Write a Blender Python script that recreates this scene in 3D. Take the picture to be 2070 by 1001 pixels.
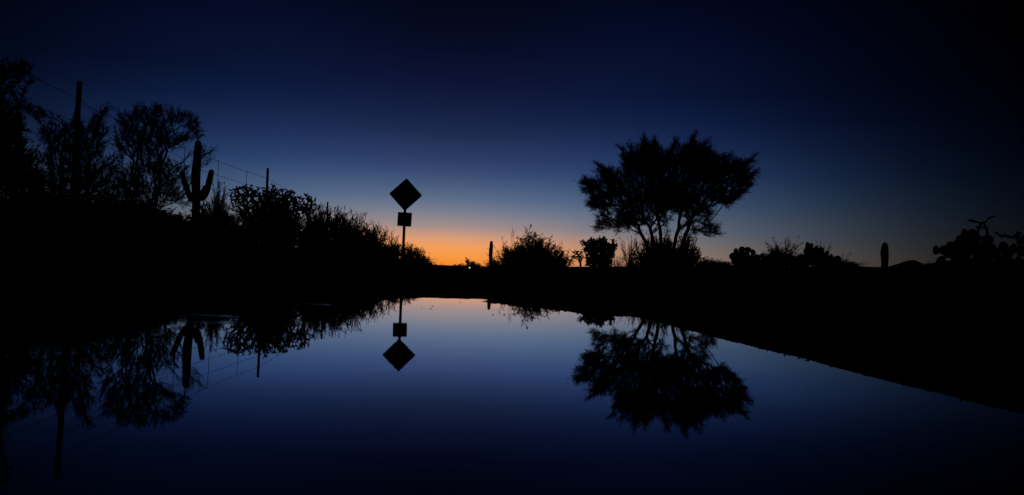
import bpy, bmesh, math, random
import numpy as np
from mathutils import Vector, Matrix, noise

# ------------------------------------------------------------------ scene, camera
S = bpy.context.scene
for o in list(bpy.data.objects):
    bpy.data.objects.remove(o, do_unlink=True)
COL = S.collection
R = math.radians
F_PX, CX, CY = 1495.0, 1035.0, 500.5          # focal length and centre in photo pixels
CAM_Z = 0.30
PITCH, ROLL = R(1.70), R(2.18)
cam = bpy.data.cameras.new('camera')
cam.sensor_width = 36.0
cam.lens = 36.0 * F_PX / 2070.0
cam.clip_start = 0.02
cam.clip_end = 9000
co = bpy.data.objects.new('camera', cam)
COL.objects.link(co)
ROT = Matrix.Rotation(math.pi / 2 + PITCH, 3, 'X') @ Matrix.Rotation(ROLL, 3, 'Z')
co.matrix_world = Matrix.Translation((0, 0, CAM_Z)) @ ROT.to_4x4()
S.camera = co

# ------------------------------------------------------------------ dusk sky
W = bpy.data.worlds.new('World')
S.world = W
W.use_nodes = True
nt = W.node_tree
nt.nodes.clear()
SUN_AZ = R(-5.0)                               # the sun has set a little left of the view axis


def N(tree, typ, **kw):
    n = tree.nodes.new(typ)
    for k, v in kw.items():
        setattr(n, k, v)
    return n


def math_node(tree, op, a, b=None, clamp=False):
    n = N(tree, 'ShaderNodeMath', operation=op, use_clamp=clamp)
    for i, v in enumerate((a, b)):
        if v is None:
            continue
        if isinstance(v, (int, float)):
            n.inputs[i].default_value = v
        else:
            tree.links.new(v, n.inputs[i])
    return n.outputs[0]


tc = N(nt, 'ShaderNodeTexCoord')
sep = N(nt, 'ShaderNodeSeparateXYZ')
nt.links.new(tc.outputs['Generated'], sep.inputs[0])
elev = math_node(nt, 'ARCSINE', sep.outputs['Z'])
elev_n = math_node(nt, 'DIVIDE', elev, R(45), clamp=True)
azim = math_node(nt, 'ARCTAN2', sep.outputs['X'], sep.outputs['Y'])


def gauss(center, sigma, power=2.0):
    d = math_node(nt, 'SUBTRACT', azim, center)
    d = math_node(nt, 'ABSOLUTE', math_node(nt, 'DIVIDE', d, sigma))
    d = math_node(nt, 'POWER', d, power)
    return math_node(nt, 'EXPONENT', math_node(nt, 'MULTIPLY', d, -1.0))


def ramp(stops):
    r = N(nt, 'ShaderNodeValToRGB')
    r.color_ramp.interpolation = 'LINEAR'
    el = r.color_ramp.elements
    while len(el) > 1:
        el.remove(el[-1])
    for i, (deg, c) in enumerate(stops):
        e = el[0] if i == 0 else el.new(min(1.0, deg / 45.0))
        e.position = min(1.0, deg / 45.0)
        e.color = (*c, 1)
    nt.links.new(elev_n, r.inputs[0])
    return r.outputs[0]


glow = ramp([(0, (.86, .24, .020)), (.8, (.95, .32, .055)), (1.6, (.90, .345, .11)), (2.3, (.68, .33, .19)),
             (3.1, (.365, .27, .255)), (4.25, (.195, .21, .27)), (5.2, (.112, .155, .247)), (6.2, (.069, .110, .212)),
             (7.3, (.040, .068, .172)), (8.3, (.026, .047, .134)), (10.3, (.0122, .0235, .076)), (12.3, (.0062, .0125, .049)),
             (14.3, (.0037, .0062, .033)), (16.2, (.0026, .0042, .021)), (18.1, (.0014, .0028, .0125)),
             (20.0, (.0008, .0021, .0088)), (30, (.0003, .001, .005)), (45, (.0002, .0007, .0035))])
side = ramp([(0, (.33, .22, .18)), (1.6, (.27, .235, .22)), (3.3, (.15, .19, .255)), (5.3, (.066, .122, .235)),
             (7.4, (.027, .064, .178)), (9.4, (.0140, .034, .120)), (11.4, (.0062, .0172, .074)), (13.4, (.0034, .0098, .046)),
             (17.2, (.002, .0052, .029)), (20.9, (.0008, .0024, .0155)), (30, (.0003, .0012, .0065)), (45, (.0002, .0008, .004))])
mx = N(nt, 'ShaderNodeMix', data_type='RGBA')
nt.links.new(gauss(SUN_AZ, R(13)), mx.inputs[0])
nt.links.new(side, mx.inputs[6])
nt.links.new(glow, mx.inputs[7])
fall = math_node(nt, 'ADD', math_node(nt, 'MULTIPLY', gauss(R(-5), R(25.8), 3.0), .992), .008)
scl = N(nt, 'ShaderNodeVectorMath', operation='SCALE')
nt.links.new(mx.outputs[2], scl.inputs[0])
nt.links.new(fall, scl.inputs['Scale'])
bg = N(nt, 'ShaderNodeBackground')
nt.links.new(scl.outputs[0], bg.inputs[0])
bg.inputs[1].default_value = 1.0
wo = N(nt, 'ShaderNodeOutputWorld')
nt.links.new(bg.outputs[0], wo.inputs[0])

vs = S.view_settings
S.display_settings.display_device = 'sRGB'
vs.view_transform = 'Standard'
vs.look = 'None'
vs.exposure = 0.0
vs.gamma = 1.0
vs.use_curve_mapping = False
S.render.dither_intensity = 1.0

# ------------------------------------------------------------------ helpers


def P(px, py, d):
    """Photo pixel at forward distance d (metres) -> world point."""
    v = ROT @ Vector(((px - CX) / F_PX, -(py - CY) / F_PX, -1.0))
    v = v * (d / v.y)
    return Vector((v.x, v.y, v.z + CAM_Z))


def tag(o, label=None, cat=None, group=None, kind=None):
    if label:
        o['label'] = label
    if cat:
        o['category'] = cat
    if group:
        o['group'] = group
    if kind:
        o['kind'] = kind
    return o


def empty(name, loc=(0, 0, 0), rz=0.0):
    o = bpy.data.objects.new(name, None)
    COL.objects.link(o)
    o.empty_display_size = .2
    o.location = loc
    o.rotation_euler = (0, 0, rz)
    return o


def link(name, me, mat=None, parent=None):
    o = bpy.data.objects.new(name, me)
    if mat is not None and len(me.materials) == 0:
        me.materials.append(mat)
    COL.objects.link(o)
    o.parent = parent
    return o


def mesh_np(name, verts, quads, smooth=False):
    verts = np.asarray(verts, dtype=np.float32).reshape(-1, 3)
    quads = np.asarray(quads, dtype=np.int32).reshape(-1, 4)
    me = bpy.data.meshes.new(name)
    me.vertices.add(len(verts))
    me.vertices.foreach_set('co', verts.ravel())
    me.loops.add(quads.size)
    me.loops.foreach_set('vertex_index', quads.ravel())
    me.polygons.add(len(quads))
    me.polygons.foreach_set('loop_start', np.arange(0, quads.size, 4, dtype=np.int32))
    me.polygons.foreach_set('loop_total', np.full(len(quads), 4, dtype=np.int32))
    if smooth:
        me.polygons.foreach_set('use_smooth', np.ones(len(quads), dtype=bool))
    me.update(calc_edges=True)
    me.validate()
    return me


def bm_mesh(name, bm, smooth=False):
    bmesh.ops.recalc_face_normals(bm, faces=bm.faces)
    me = bpy.data.meshes.new(name)
    bm.to_mesh(me)
    bm.free()
    if smooth:
        for p in me.polygons:
            p.use_smooth = True
    return me


def frames(d):
    d = d / np.maximum(np.linalg.norm(d, axis=1, keepdims=True), 1e-9)
    ref = np.where(np.abs(d[:, 2:3]) > .9, np.array([[1., 0, 0]]), np.array([[0, 0, 1.]]))
    a = np.cross(ref, d)
    a /= np.maximum(np.linalg.norm(a, axis=1, keepdims=True), 1e-9)
    return d, a, np.cross(d, a)


def tubes(p0, p1, r0, r1, k=3):
    """Tapered k-sided tubes, one per segment."""
    p0, p1 = np.asarray(p0, float), np.asarray(p1, float)
    n = len(p0)
    if n == 0:
        return np.zeros((0, 3)), np.zeros((0, 4), int)
    d, a, b = frames(p1 - p0)
    th = np.arange(k) * 2 * math.pi / k
    ring = a[:, None, :] * np.cos(th)[None, :, None] + b[:, None, :] * np.sin(th)[None, :, None]
    r0 = np.broadcast_to(r0, (n,))
    r1 = np.broadcast_to(r1, (n,))
    v = np.concatenate([p0[:, None] + ring * r0[:, None, None], p1[:, None] + ring * r1[:, None, None]], 1)
    i = np.arange(k)
    q = np.stack([i, (i + 1) % k, k + (i + 1) % k, k + i], 1)
    return v.reshape(-1, 3), (np.arange(n)[:, None, None] * 2 * k + q[None]).reshape(-1, 4)


def spindles(p0, p1, r, k=6):
    """Rounded cactus joints: swollen in the middle, narrowed at both ends."""
    p0, p1, r = np.asarray(p0, float), np.asarray(p1, float), np.asarray(r, float)
    n = len(p0)
    d, a, b = frames(p1 - p0)
    th = np.arange(k) * 2 * math.pi / k
    ring = a[:, None, :] * np.cos(th)[None, :, None] + b[:, None, :] * np.sin(th)[None, :, None]
    ts, fs = (0, .12, .5, .85, 1.0), (.55, .9, 1.0, .92, .35)
    v = np.concatenate([(p0 + (p1 - p0) * t)[:, None] + ring * (r * f)[:, None, None] for t, f in zip(ts, fs)], 1)
    i = np.arange(k)
    q = np.concatenate([np.stack([j * k + i, j * k + (i + 1) % k, (j + 1) * k + (i + 1) % k, (j + 1) * k + i], 1)
                        for j in range(4)])
    return v.reshape(-1, 3), (np.arange(n)[:, None, None] * 5 * k + q[None]).reshape(-1, 4)


def slivers(p, d, length, width, rng):
    """Small pointed leaves (rhombs) starting at p."""
    n = len(p)
    if n == 0:
        return np.zeros((0, 3)), np.zeros((0, 4), int)
    d = d / np.maximum(np.linalg.norm(d, axis=1, keepdims=True), 1e-9)
    s = np.cross(d, rng.normal(size=(n, 3)))
    s /= np.maximum(np.linalg.norm(s, axis=1, keepdims=True), 1e-9)
    L = np.broadcast_to(length, (n,))[:, None]
    w = np.broadcast_to(width, (n,))[:, None]
    v = np.stack([p, p + d * L * .45 + s * w * .5, p + d * L, p + d * L * .45 - s * w * .5], 1)
    return v.reshape(-1, 3), np.arange(4 * n).reshape(-1, 4)


def merge(parts):
    vs_, qs_, off = [], [], 0
    for v, q in parts:
        vs_.append(v)
        qs_.append(q + off)
        off += len(v)
    return np.concatenate(vs_), np.concatenate(qs_)


def box(bm, c, s, rot=None):
    m = Matrix.Translation(c)
    if rot is not None:
        m = m @ rot.to_4x4()
    m = m @ Matrix.Diagonal((*s, 1))
    bmesh.ops.create_cube(bm, size=1, matrix=m)


# ------------------------------------------------------------------ materials


def mat(name, c1, c2, scale=8.0, rough=.9, spec=.15, bump=.3, metallic=0.0, stretch=None):
    m = bpy.data.materials.new(name)
    m.use_nodes = True
    t = m.node_tree
    b = t.nodes['Principled BSDF']
    tcn = N(t, 'ShaderNodeTexCoord')
    mp = N(t, 'ShaderNodeMapping')
    if stretch:
        mp.inputs['Scale'].default_value = stretch
    t.links.new(tcn.outputs['Object'], mp.inputs[0])
    nz = N(t, 'ShaderNodeTexNoise')
    nz.inputs['Scale'].default_value = scale
    nz.inputs['Detail'].default_value = 6
    t.links.new(mp.outputs[0], nz.inputs['Vector'])
    r = N(t, 'ShaderNodeValToRGB')
    r.color_ramp.elements[0].position = .32
    r.color_ramp.elements[1].position = .68
    r.color_ramp.elements[0].color = (*c1, 1)
    r.color_ramp.elements[1].color = (*c2, 1)
    t.links.new(nz.outputs[0], r.inputs[0])
    t.links.new(r.outputs[0], b.inputs['Base Color'])
    b.inputs['Roughness'].default_value = rough
    b.inputs['Specular IOR Level'].default_value = spec
    b.inputs['Metallic'].default_value = metallic
    if bump:
        bp = N(t, 'ShaderNodeBump')
        bp.inputs['Strength'].default_value = bump
        bp.inputs['Distance'].default_value = .02
        t.links.new(nz.outputs[0], bp.inputs['Height'])
        t.links.new(bp.outputs[0], b.inputs['Normal'])
    return m


M_DIRT = mat('desert_dirt', (.045, .036, .028), (.085, .068, .05), 3.0, 1.0, .0, .5)
M_ROAD = mat('asphalt', (.028, .028, .029), (.05, .05, .05), 60.0, .95, .0, .6)
M_STONE = mat('gravel_stone', (.06, .05, .042), (.12, .10, .085), 12.0, .95, .05, .3)
M_BARK = mat('bark', (.035, .028, .02), (.075, .058, .04), 20.0, .95, .05, .6)
M_LEAF = mat('mesquite_leaf', (.03, .045, .015), (.06, .08, .028), 3.0, .9, .05, 0)
M_GREEN = mat('palo_verde_twig', (.035, .05, .016), (.07, .09, .03), 3.0, .9, .05, 0)
M_SHRUB = mat('creosote_leaf', (.032, .042, .016), (.06, .07, .028), 4.0, .9, .05, 0)
M_CACTUS = mat('saguaro_skin', (.03, .05, .02), (.06, .085, .038), 14.0, .85, .1, .3)
M_CHOLLA = mat('cholla_joint', (.04, .05, .024), (.085, .09, .05), 30.0, .95, .05, .5)
M_PAD = mat('prickly_pear_pad', (.035, .06, .03), (.065, .095, .05), 18.0, .85, .1, .3)
M_WOOD = mat('weathered_post_wood', (.05, .04, .032), (.11, .09, .075), 10.0, .95, .05, .5, stretch=(6, 6, .6))
M_WIRE = mat('rusty_wire', (.06, .04, .03), (.1, .075, .06), 40.0, .8, .2, 0, .3)
M_PLATE = mat('sign_back_aluminium', (.16, .16, .165), (.23, .23, .235), 6.0, .75, .1, .1, .0)
M_POST = mat('galvanised_post', (.10, .10, .105), (.16, .16, .165), 25.0, .75, .15, .2, .2)
M_HILL = mat('far_hill_scrub', (.03, .03, .028), (.055, .05, .045), .02, 1.0, 0, 0)

M_WATER = bpy.data.materials.new('puddle_water')
M_WATER.use_nodes = True
t = M_WATER.node_tree
t.nodes.clear()
out = N(t, 'ShaderNodeOutputMaterial')
mixs = N(t, 'ShaderNodeMixShader')
gl = N(t, 'ShaderNodeBsdfGlossy')
gl.inputs['Color'].default_value = (1, 1, 1, 1)
df = N(t, 'ShaderNodeBsdfDiffuse')
df.inputs['Color'].default_value = (.012, .011, .009, 1)      # muddy bottom seen through shallow water
tcn = N(t, 'ShaderNodeTexCoord')
fr = N(t, 'ShaderNodeFresnel')
fr.inputs['IOR'].default_value = 1.34
ff = math_node(t, 'MULTIPLY', fr.outputs[0], 2.3, clamp=True)
ff = math_node(t, 'POWER', ff, 1.6, clamp=True)
# drifting film and gusts roughen parts of the surface
mp = N(t, 'ShaderNodeMapping')
mp.inputs['Scale'].default_value = (.9, 3.2, 1)
t.links.new(tcn.outputs['Object'], mp.inputs[0])
fn = N(t, 'ShaderNodeTexNoise')
fn.inputs['Scale'].default_value = 1.1
fn.inputs['Detail'].default_value = 4
t.links.new(mp.outputs[0], fn.inputs['Vector'])
mr = N(t, 'ShaderNodeMapRange')
mr.interpolation_type = 'SMOOTHSTEP'
mr.inputs['From Min'].default_value = .57
mr.inputs['From Max'].default_value = .74
mr.inputs['To Min'].default_value = .012
mr.inputs['To Max'].default_value = .16
spx = N(t, 'ShaderNodeSeparateXYZ')
t.links.new(tcn.outputs['Object'], spx.inputs[0])
lft = N(t, 'ShaderNodeMapRange')
lft.inputs['From Min'].default_value = -.7
lft.inputs['From Max'].default_value = -1.3
t.links.new(spx.outputs['X'], lft.inputs[0])      # the film has drifted to the left bank
t.links.new(math_node(t, 'MULTIPLY', fn.outputs[0], lft.outputs[0]), mr.inputs[0])
t.links.new(mr.outputs[0], gl.inputs['Roughness'])
rp = N(t, 'ShaderNodeTexNoise')
rp.inputs['Scale'].default_value = 9
rp.inputs['Detail'].default_value = 3
t.links.new(tcn.outputs['Object'], rp.inputs['Vector'])
bp = N(t, 'ShaderNodeBump')
bp.inputs['Strength'].default_value = .10
bp.inputs['Distance'].default_value = .0006
t.links.new(rp.outputs[0], bp.inputs['Height'])
t.links.new(bp.outputs[0], gl.inputs['Normal'])
t.links.new(ff, mixs.inputs[0])
t.links.new(df.outputs[0], mixs.inputs[1])
t.links.new(gl.outputs[0], mixs.inputs[2])
t.links.new(mixs.outputs[0], out.inputs[0])

M_LAMP = bpy.data.materials.new('lit_lamp')
M_LAMP.use_nodes = True
b = M_LAMP.node_tree.nodes['Principled BSDF']
b.inputs['Base Color'].default_value = (.8, .8, .75, 1)
b.inputs['Emission Color'].default_value = (1, .93, .8, 1)
b.inputs['Emission Strength'].default_value = .9

# ------------------------------------------------------------------ terrain
# s = sideways distance from a line through the camera parallel to the road (right +)
SL = .10
SHORE = np.array([(2.2, -1.6), (2.0, .2), (1.85, 2.07), (1.75, 2.95), (1.55, 4.0), (1.15, 4.9), (.76, 5.45), (.34, 5.85), (.08, 6.5), (-.12, 7.2),
                  (-.30, 7.8), (-.62, 7.75), (-.88, 7.2), (-1.15, 6.6), (-1.7, 6.1), (-2.4, 5.55), (-3.2, 5.0), (-4.2, 4.4),
                  (-4.6, 2.6), (-4.0, .2), (-2.6, -1.6)])


def sstep(a, b, x):
    u = np.clip((x - a) / (b - a), 0, 1)
    return u * u * (3 - 2 * u)


def shore_sd(x, y):
    """Signed distance to the puddle outline, negative inside."""
    dmin = np.full(x.shape, 1e9)
    inside = np.zeros(x.shape, bool)
    n = len(SHORE)
    for i in range(n):
        ax, ay = SHORE[i]
        bx, by = SHORE[(i + 1) % n]
        ex, ey = bx - ax, by - ay
        tt = np.clip(((x - ax) * ex + (y - ay) * ey) / (ex * ex + ey * ey), 0, 1)
        dmin = np.minimum(dmin, np.hypot(x - ax - ex * tt, y - ay - ey * tt))
        c = ((ay > y) != (by > y)) & (x < (bx - ax) * (y - ay) / (by - ay + 1e-12) + ax)
        inside ^= c
    return np.where(inside, -dmin, dmin)


def nz(x, y, f, z=0.0):
    return np.array([noise.noise((a * f, b * f, z)) for a, b in zip(x.ravel(), y.ravel())]).reshape(x.shape)


BARS = [(-.20, 6.75, .22, .045, .040), (-.02, 6.45, .13, .03, .036), (.30, 5.55, .14, .028, .036), (-2.1, 5.1, .45, .06, .050),
        (-1.45, 5.85, .30, .05, .044), (-2.9, 4.6, .40, .06, .05), (-.95, 6.75, .12, .03, .03), (.12, 6.1, .10, .025, .034)]


def ground_z(x, y, fine=True):
    x = np.asarray(x, float)
    y = np.asarray(y, float)
    s = x + SL * y
    sd = shore_sd(x, y)
    bank = .72 * sstep(-1.2, -5.0, s) + .35 * sstep(-4.8, -12, s)
    bank = bank * sstep(.0, 2.2, sd)
    right = .10 * sstep(7.5, 9.0, s) + .68 * sstep(8.5, 14.0, s) + .2 * sstep(14, 30, s)
    outz = .02 + np.minimum(.05, .09 * np.maximum(sd, 0)) + bank + right
    inz = -.012 * sstep(0, .12, -sd) - .045 * sstep(0, .6, -sd)
    z = np.where(sd > 0, outz - .02, inz)
    if fine:
        near = np.exp(-np.maximum(np.abs(sd) - .4, 0) * 1.5)
        farm = sstep(4.6, 6.4, y)
        z = z + near * (nz(x, y, 2.3) * .010 + nz(x, y, 7.0, 3.1) * .007 + nz(x, y, 19.0, 7.7) * .0035 * (1 + farm))
        z = z + (1 - near) * (nz(x, y, .35, 1.0) * .07 + nz(x, y, 1.7, 5.0) * .03) * np.clip(np.abs(sd) / 3, 0, 1) * sstep(200, 40, y)
        for bx, by, wx, wy, h in BARS:
            z = z + h * np.exp(-((x - bx) / wx) ** 2 - ((y - by - .25 * (x - bx)) / wy) ** 2) * (.8 + .5 * nz(x, y, 11.0, bx))
    # the road bed is cut in below the asphalt slab
    road = sstep(1.50, 1.62, s) * (1 - sstep(8.0, 8.3, s))
    z = z * (1 - road) + road * (-.09)
    return z


def gz(x, y):
    return float(ground_z(np.array([x]), np.array([y]))[0])


def graded(lo, hi, step, far_lo, far_hi, g=1.16):
    mid = list(np.arange(lo, hi, step))
    up, dn, st = [], [], step
    v = hi
    while v < far_hi:
        up.append(v)
        st *= g
        v += st
    up.append(far_hi)
    st, v = step, lo - step
    while v > far_lo:
        dn.append(v)
        st *= g
        v -= st
    dn.append(far_lo)
    return np.array(dn[::-1] + mid + up)


xs = graded(-4.6, 2.0, .045, -4000, 4000, 1.10)
ys = graded(.2, 8.4, .045, -60, 5000, 1.10)
gx, gy = np.meshgrid(xs, ys)
zz = ground_z(gx, gy)
nx, ny = len(xs), len(ys)
idx = np.arange(nx * ny).reshape(ny, nx)
quads = np.stack([idx[:-1, :-1], idx[:-1, 1:], idx[1:, 1:], idx[1:, :-1]], -1).reshape(-1, 4)
g_me = mesh_np('ground', np.stack([gx, gy, zz], -1), quads, True)
tag(link('ground', g_me, M_DIRT), kind='structure')

# water sheet of the puddle
bm = bmesh.new()
for a in ((-5.2, -2.2), (1.8, -2.2), (1.5, 2.0), (.85, 8.6), (-5.2, 8.6)):
    bm.verts.new((a[0], a[1], 0))
bm.faces.new(bm.verts)
tag(link('puddle_water', bm_mesh('puddle_water', bm), M_WATER), kind='structure')

# asphalt road with a ragged, slightly raised edge against the puddle
rng = np.random.default_rng(4)
ry = graded(.3, 9.0, .05, -40, 4500, 1.10)
rs = np.array([0, 0, .02, .10, .4, 1.5, 3.4, 5.3, 6.7, 6.8, 6.8])
rv = []
for j, y in enumerate(ry):
    e = 1.46 + .030 * noise.noise((y * 1.3, 1.3, 0)) + .016 * noise.noise((y * 4.5, 4.3, 0)) + .006 * noise.noise((y * 17, 9.3, 0))
    for i, q in enumerate(rs):
        s = q + (e if q < 1 else 1.46)
        z = .018 + .07 * (1 - ((q - 3.4) / 3.4) ** 2)
        if i == 0 or i == len(rs) - 1:
            z = -.15
        elif i == 1:
            z = .010 + .004 * noise.noise((y * 9, 2, 2))
        elif i == 2:
            z = .014 + .005 * noise.noise((y * 11, 5, 2))
        rv.append((s - SL * y, y, z))
ri = np.arange(len(rv)).reshape(len(ry), len(rs))
rq = np.stack([ri[:-1, :-1], ri[:-1, 1:], ri[1:, 1:], ri[1:, :-1]], -1).reshape(-1, 4)
tag(link('road', mesh_np('road', rv, rq), M_ROAD), kind='structure')

# far ridge and the hill at the right
prof = [(-900, 6), (-300, 7), (300, 5), (700, 4), (860, 3), (900, 4), (960, 3.5), (1010, 3), (1300, 4), (1600, 8), (1690, 13), (1740, 25),
        (1765, 30), (1790, 33), (1815, 41), (1835, 49), (1848, 51), (1856, 49), (1868, 41), (1880, 44), (1900, 50), (1950, 56), (2050, 52),
        (2300, 30), (2700, 14), (3200, 8)]
D = 1600.0
hv = []
pts = []
for x in np.arange(-900, 3200, 10.0):
    h = np.interp(x, [p[0] for p in prof], [p[1] for p in prof])
    h += .9 * noise.noise((x * .05, 0, 0)) + .6 * noise.noise((x * .13, 3, 0))
    pts.append(((x - CX) / F_PX * D, h / F_PX * D))
ROWS = [(-420, -6), (-200, .45), (-60, .85), (0, 1.0), (150, .8), (500, -6)]
for k, (dy, fz) in enumerate(ROWS):
    for (X, h) in pts:
        z = -8.0 if fz < 0 else h * fz * (1 + .10 * noise.noise((X * .02, dy * .02, 1)) * (0 if fz == 1.0 else 1))
        hv.append((X * (D + dy) / D, D + dy, z))
hi_ = np.arange(len(hv)).reshape(len(ROWS), len(pts))
hq = np.stack([hi_[:-1, :-1], hi_[:-1, 1:], hi_[1:, 1:], hi_[1:, :-1]], -1).reshape(-1, 4)
tag(link('hills', mesh_np('hills', hv, hq, True), M_HILL), kind='structure')

# gravel and clods along the shore and the road edge
rng = np.random.default_rng(11)
vv, qq, off = [], [], 0
cube = np.array([(-1, -1, -1), (1, -1, -1), (1, 1, -1), (-1, 1, -1), (-1, -1, 1), (1, -1, 1), (1, 1, 1), (-1, 1, 1)], float)
cq = np.array([(0, 3, 2, 1), (4, 5, 6, 7), (0, 1, 5, 4), (1, 2, 6, 5), (2, 3, 7, 6), (3, 0, 4, 7)])
spots = []
for _ in range(260):
    y = rng.uniform(.6, 6.0) ** 1.0
    s = 1.46 + abs(rng.normal(0, .10)) + .012
    if y > 4.9 or s > 2:
        continue
    spots.append((s - SL * y, y, .016 + .04 * (s - 1.46), rng.uniform(.003, .006)))
sh = SHORE[5:19]
for _ in range(1500):
    i = rng.integers(0, len(sh) - 1)
    tt = rng.random()
    p = sh[i] * (1 - tt) + sh[i + 1] * tt + rng.normal(0, .16, 2)
    z = gz(p[0], p[1])
    if z > -.012:
        spots.append((p[0], p[1], z, rng.uniform(.004, .013)))
for (x, y, z, r) in spots:
    c = cube * (rng.uniform(.55, 1.0, (8, 3))) * np.array([1.2, 1, .7]) * r * .8
    a = rng.uniform(0, 6.28)
    ca, sa = math.cos(a), math.sin(a)
    c = np.stack([c[:, 0] * ca - c[:, 1] * sa, c[:, 0] * sa + c[:, 1] * ca, c[:, 2]], 1)
    vv.append(c + np.array([x, y, z + r * .25]))
    qq.append(cq + off)
    off += 8
tag(link('gravel', mesh_np('gravel', np.concatenate(vv), np.concatenate(qq)), M_STONE),
    'loose gravel and clods along the puddle edge and the road edge', 'gravel', kind='stuff')

# ------------------------------------------------------------------ plant builders


def lobes_world(lobes, d, spread, rng):
    """(px, py, r_px) discs of the crown -> spheres at distances scattered through the crown's depth."""
    outl = []
    for (px, py, r) in lobes:
        dd = d + rng.uniform(-spread, spread)
        c = P(px, py, dd)
        outl.append((np.array(c), r / F_PX * dd))
    return outl


def sample_lobes(lb, n, rng):
    w = np.array([r ** 2.2 for _, r in lb])
    w /= w.sum()
    k = rng.choice(len(lb), n, p=w)
    v = rng.normal(size=(n, 3))
    v /= np.linalg.norm(v, axis=1, keepdims=True)
    rad = rng.random(n) ** .45
    c = np.array([l[0] for l in lb])[k]
    r = np.array([l[1] for l in lb])[k]
    return c + v * (rad * r)[:, None]


def colonize(starts, attr, step, kill, rng, up=.12, max_iter=260):
    root_ = np.mean(np.array(starts), 0) - np.array([0, 0, .06])
    nodes = [root_] + [np.array(s, float) for s in starts]
    par = [-1] + [0] * len(starts)
    A = attr.copy()
    P0 = np.array(nodes)
    dd = np.linalg.norm(A[:, None] - P0[None], axis=2)
    near = dd.argmin(1)
    nd = dd.min(1)
    childdirs = {}
    for it in range(max_iter):
        if len(A) == 0:
            break
        arr = np.array(nodes)
        dirs = A - arr[near]
        dirs /= np.maximum(np.linalg.norm(dirs, axis=1, keepdims=True), 1e-9)
        acc = np.zeros_like(arr)
        np.add.at(acc, near, dirs)
        ids = np.unique(near)
        new, npar = [], []
        for i in ids:
            v = acc[i]
            l = np.linalg.norm(v)
            if l < 1e-6:
                continue
            v = v / l + rng.normal(0, .16, 3) + np.array([0, 0, up])
            v /= np.linalg.norm(v)
            cd = childdirs.setdefault(i, [])
            if any(np.dot(v, c) > .93 for c in cd) and len(cd) > 2:
                continue
            cd.append(v)
            new.append(arr[i] + v * step)
            npar.append(i)
        if not new:
            break
        base = len(nodes)
        nodes += new
        par += npar
        nw = np.array(new)
        d2 = np.linalg.norm(A[:, None] - nw[None], axis=2)
        m = d2.min(1)
        am = d2.argmin(1) + base
        upd = m < nd
        nd = np.where(upd, m, nd)
        near = np.where(upd, am, near)
        keep = nd > kill
        A, nd, near = A[keep], nd[keep], near[keep]
        if len(nodes) > 14000:
            break
    return np.array(nodes), np.array(par)


def radii(nodes, par, tip, ex=2.3):
    r = np.zeros(len(nodes))
    leaf = np.ones(len(nodes), bool)
    leaf[par[par >= 0]] = False
    acc = np.zeros(len(nodes))
    for i in range(len(nodes) - 1, -1, -1):
        r[i] = max(tip ** ex, acc[i]) ** (1 / ex)
        if par[i] >= 0:
            acc[par[i]] += r[i] ** ex
    return r, leaf


def smooth_nodes(nodes, par, it=2):
    n = nodes.copy()
    ch = [[] for _ in nodes]
    for i, p in enumerate(par):
        if p >= 0:
            ch[p].append(i)
    for _ in range(it):
        m = n.copy()
        for i in range(len(n)):
            if par[i] >= 0 and len(ch[i]) >= 1:
                m[i] = .5 * n[i] + .25 * n[par[i]] + .25 * n[ch[i]].mean(0)
        n = m
    return n


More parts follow.
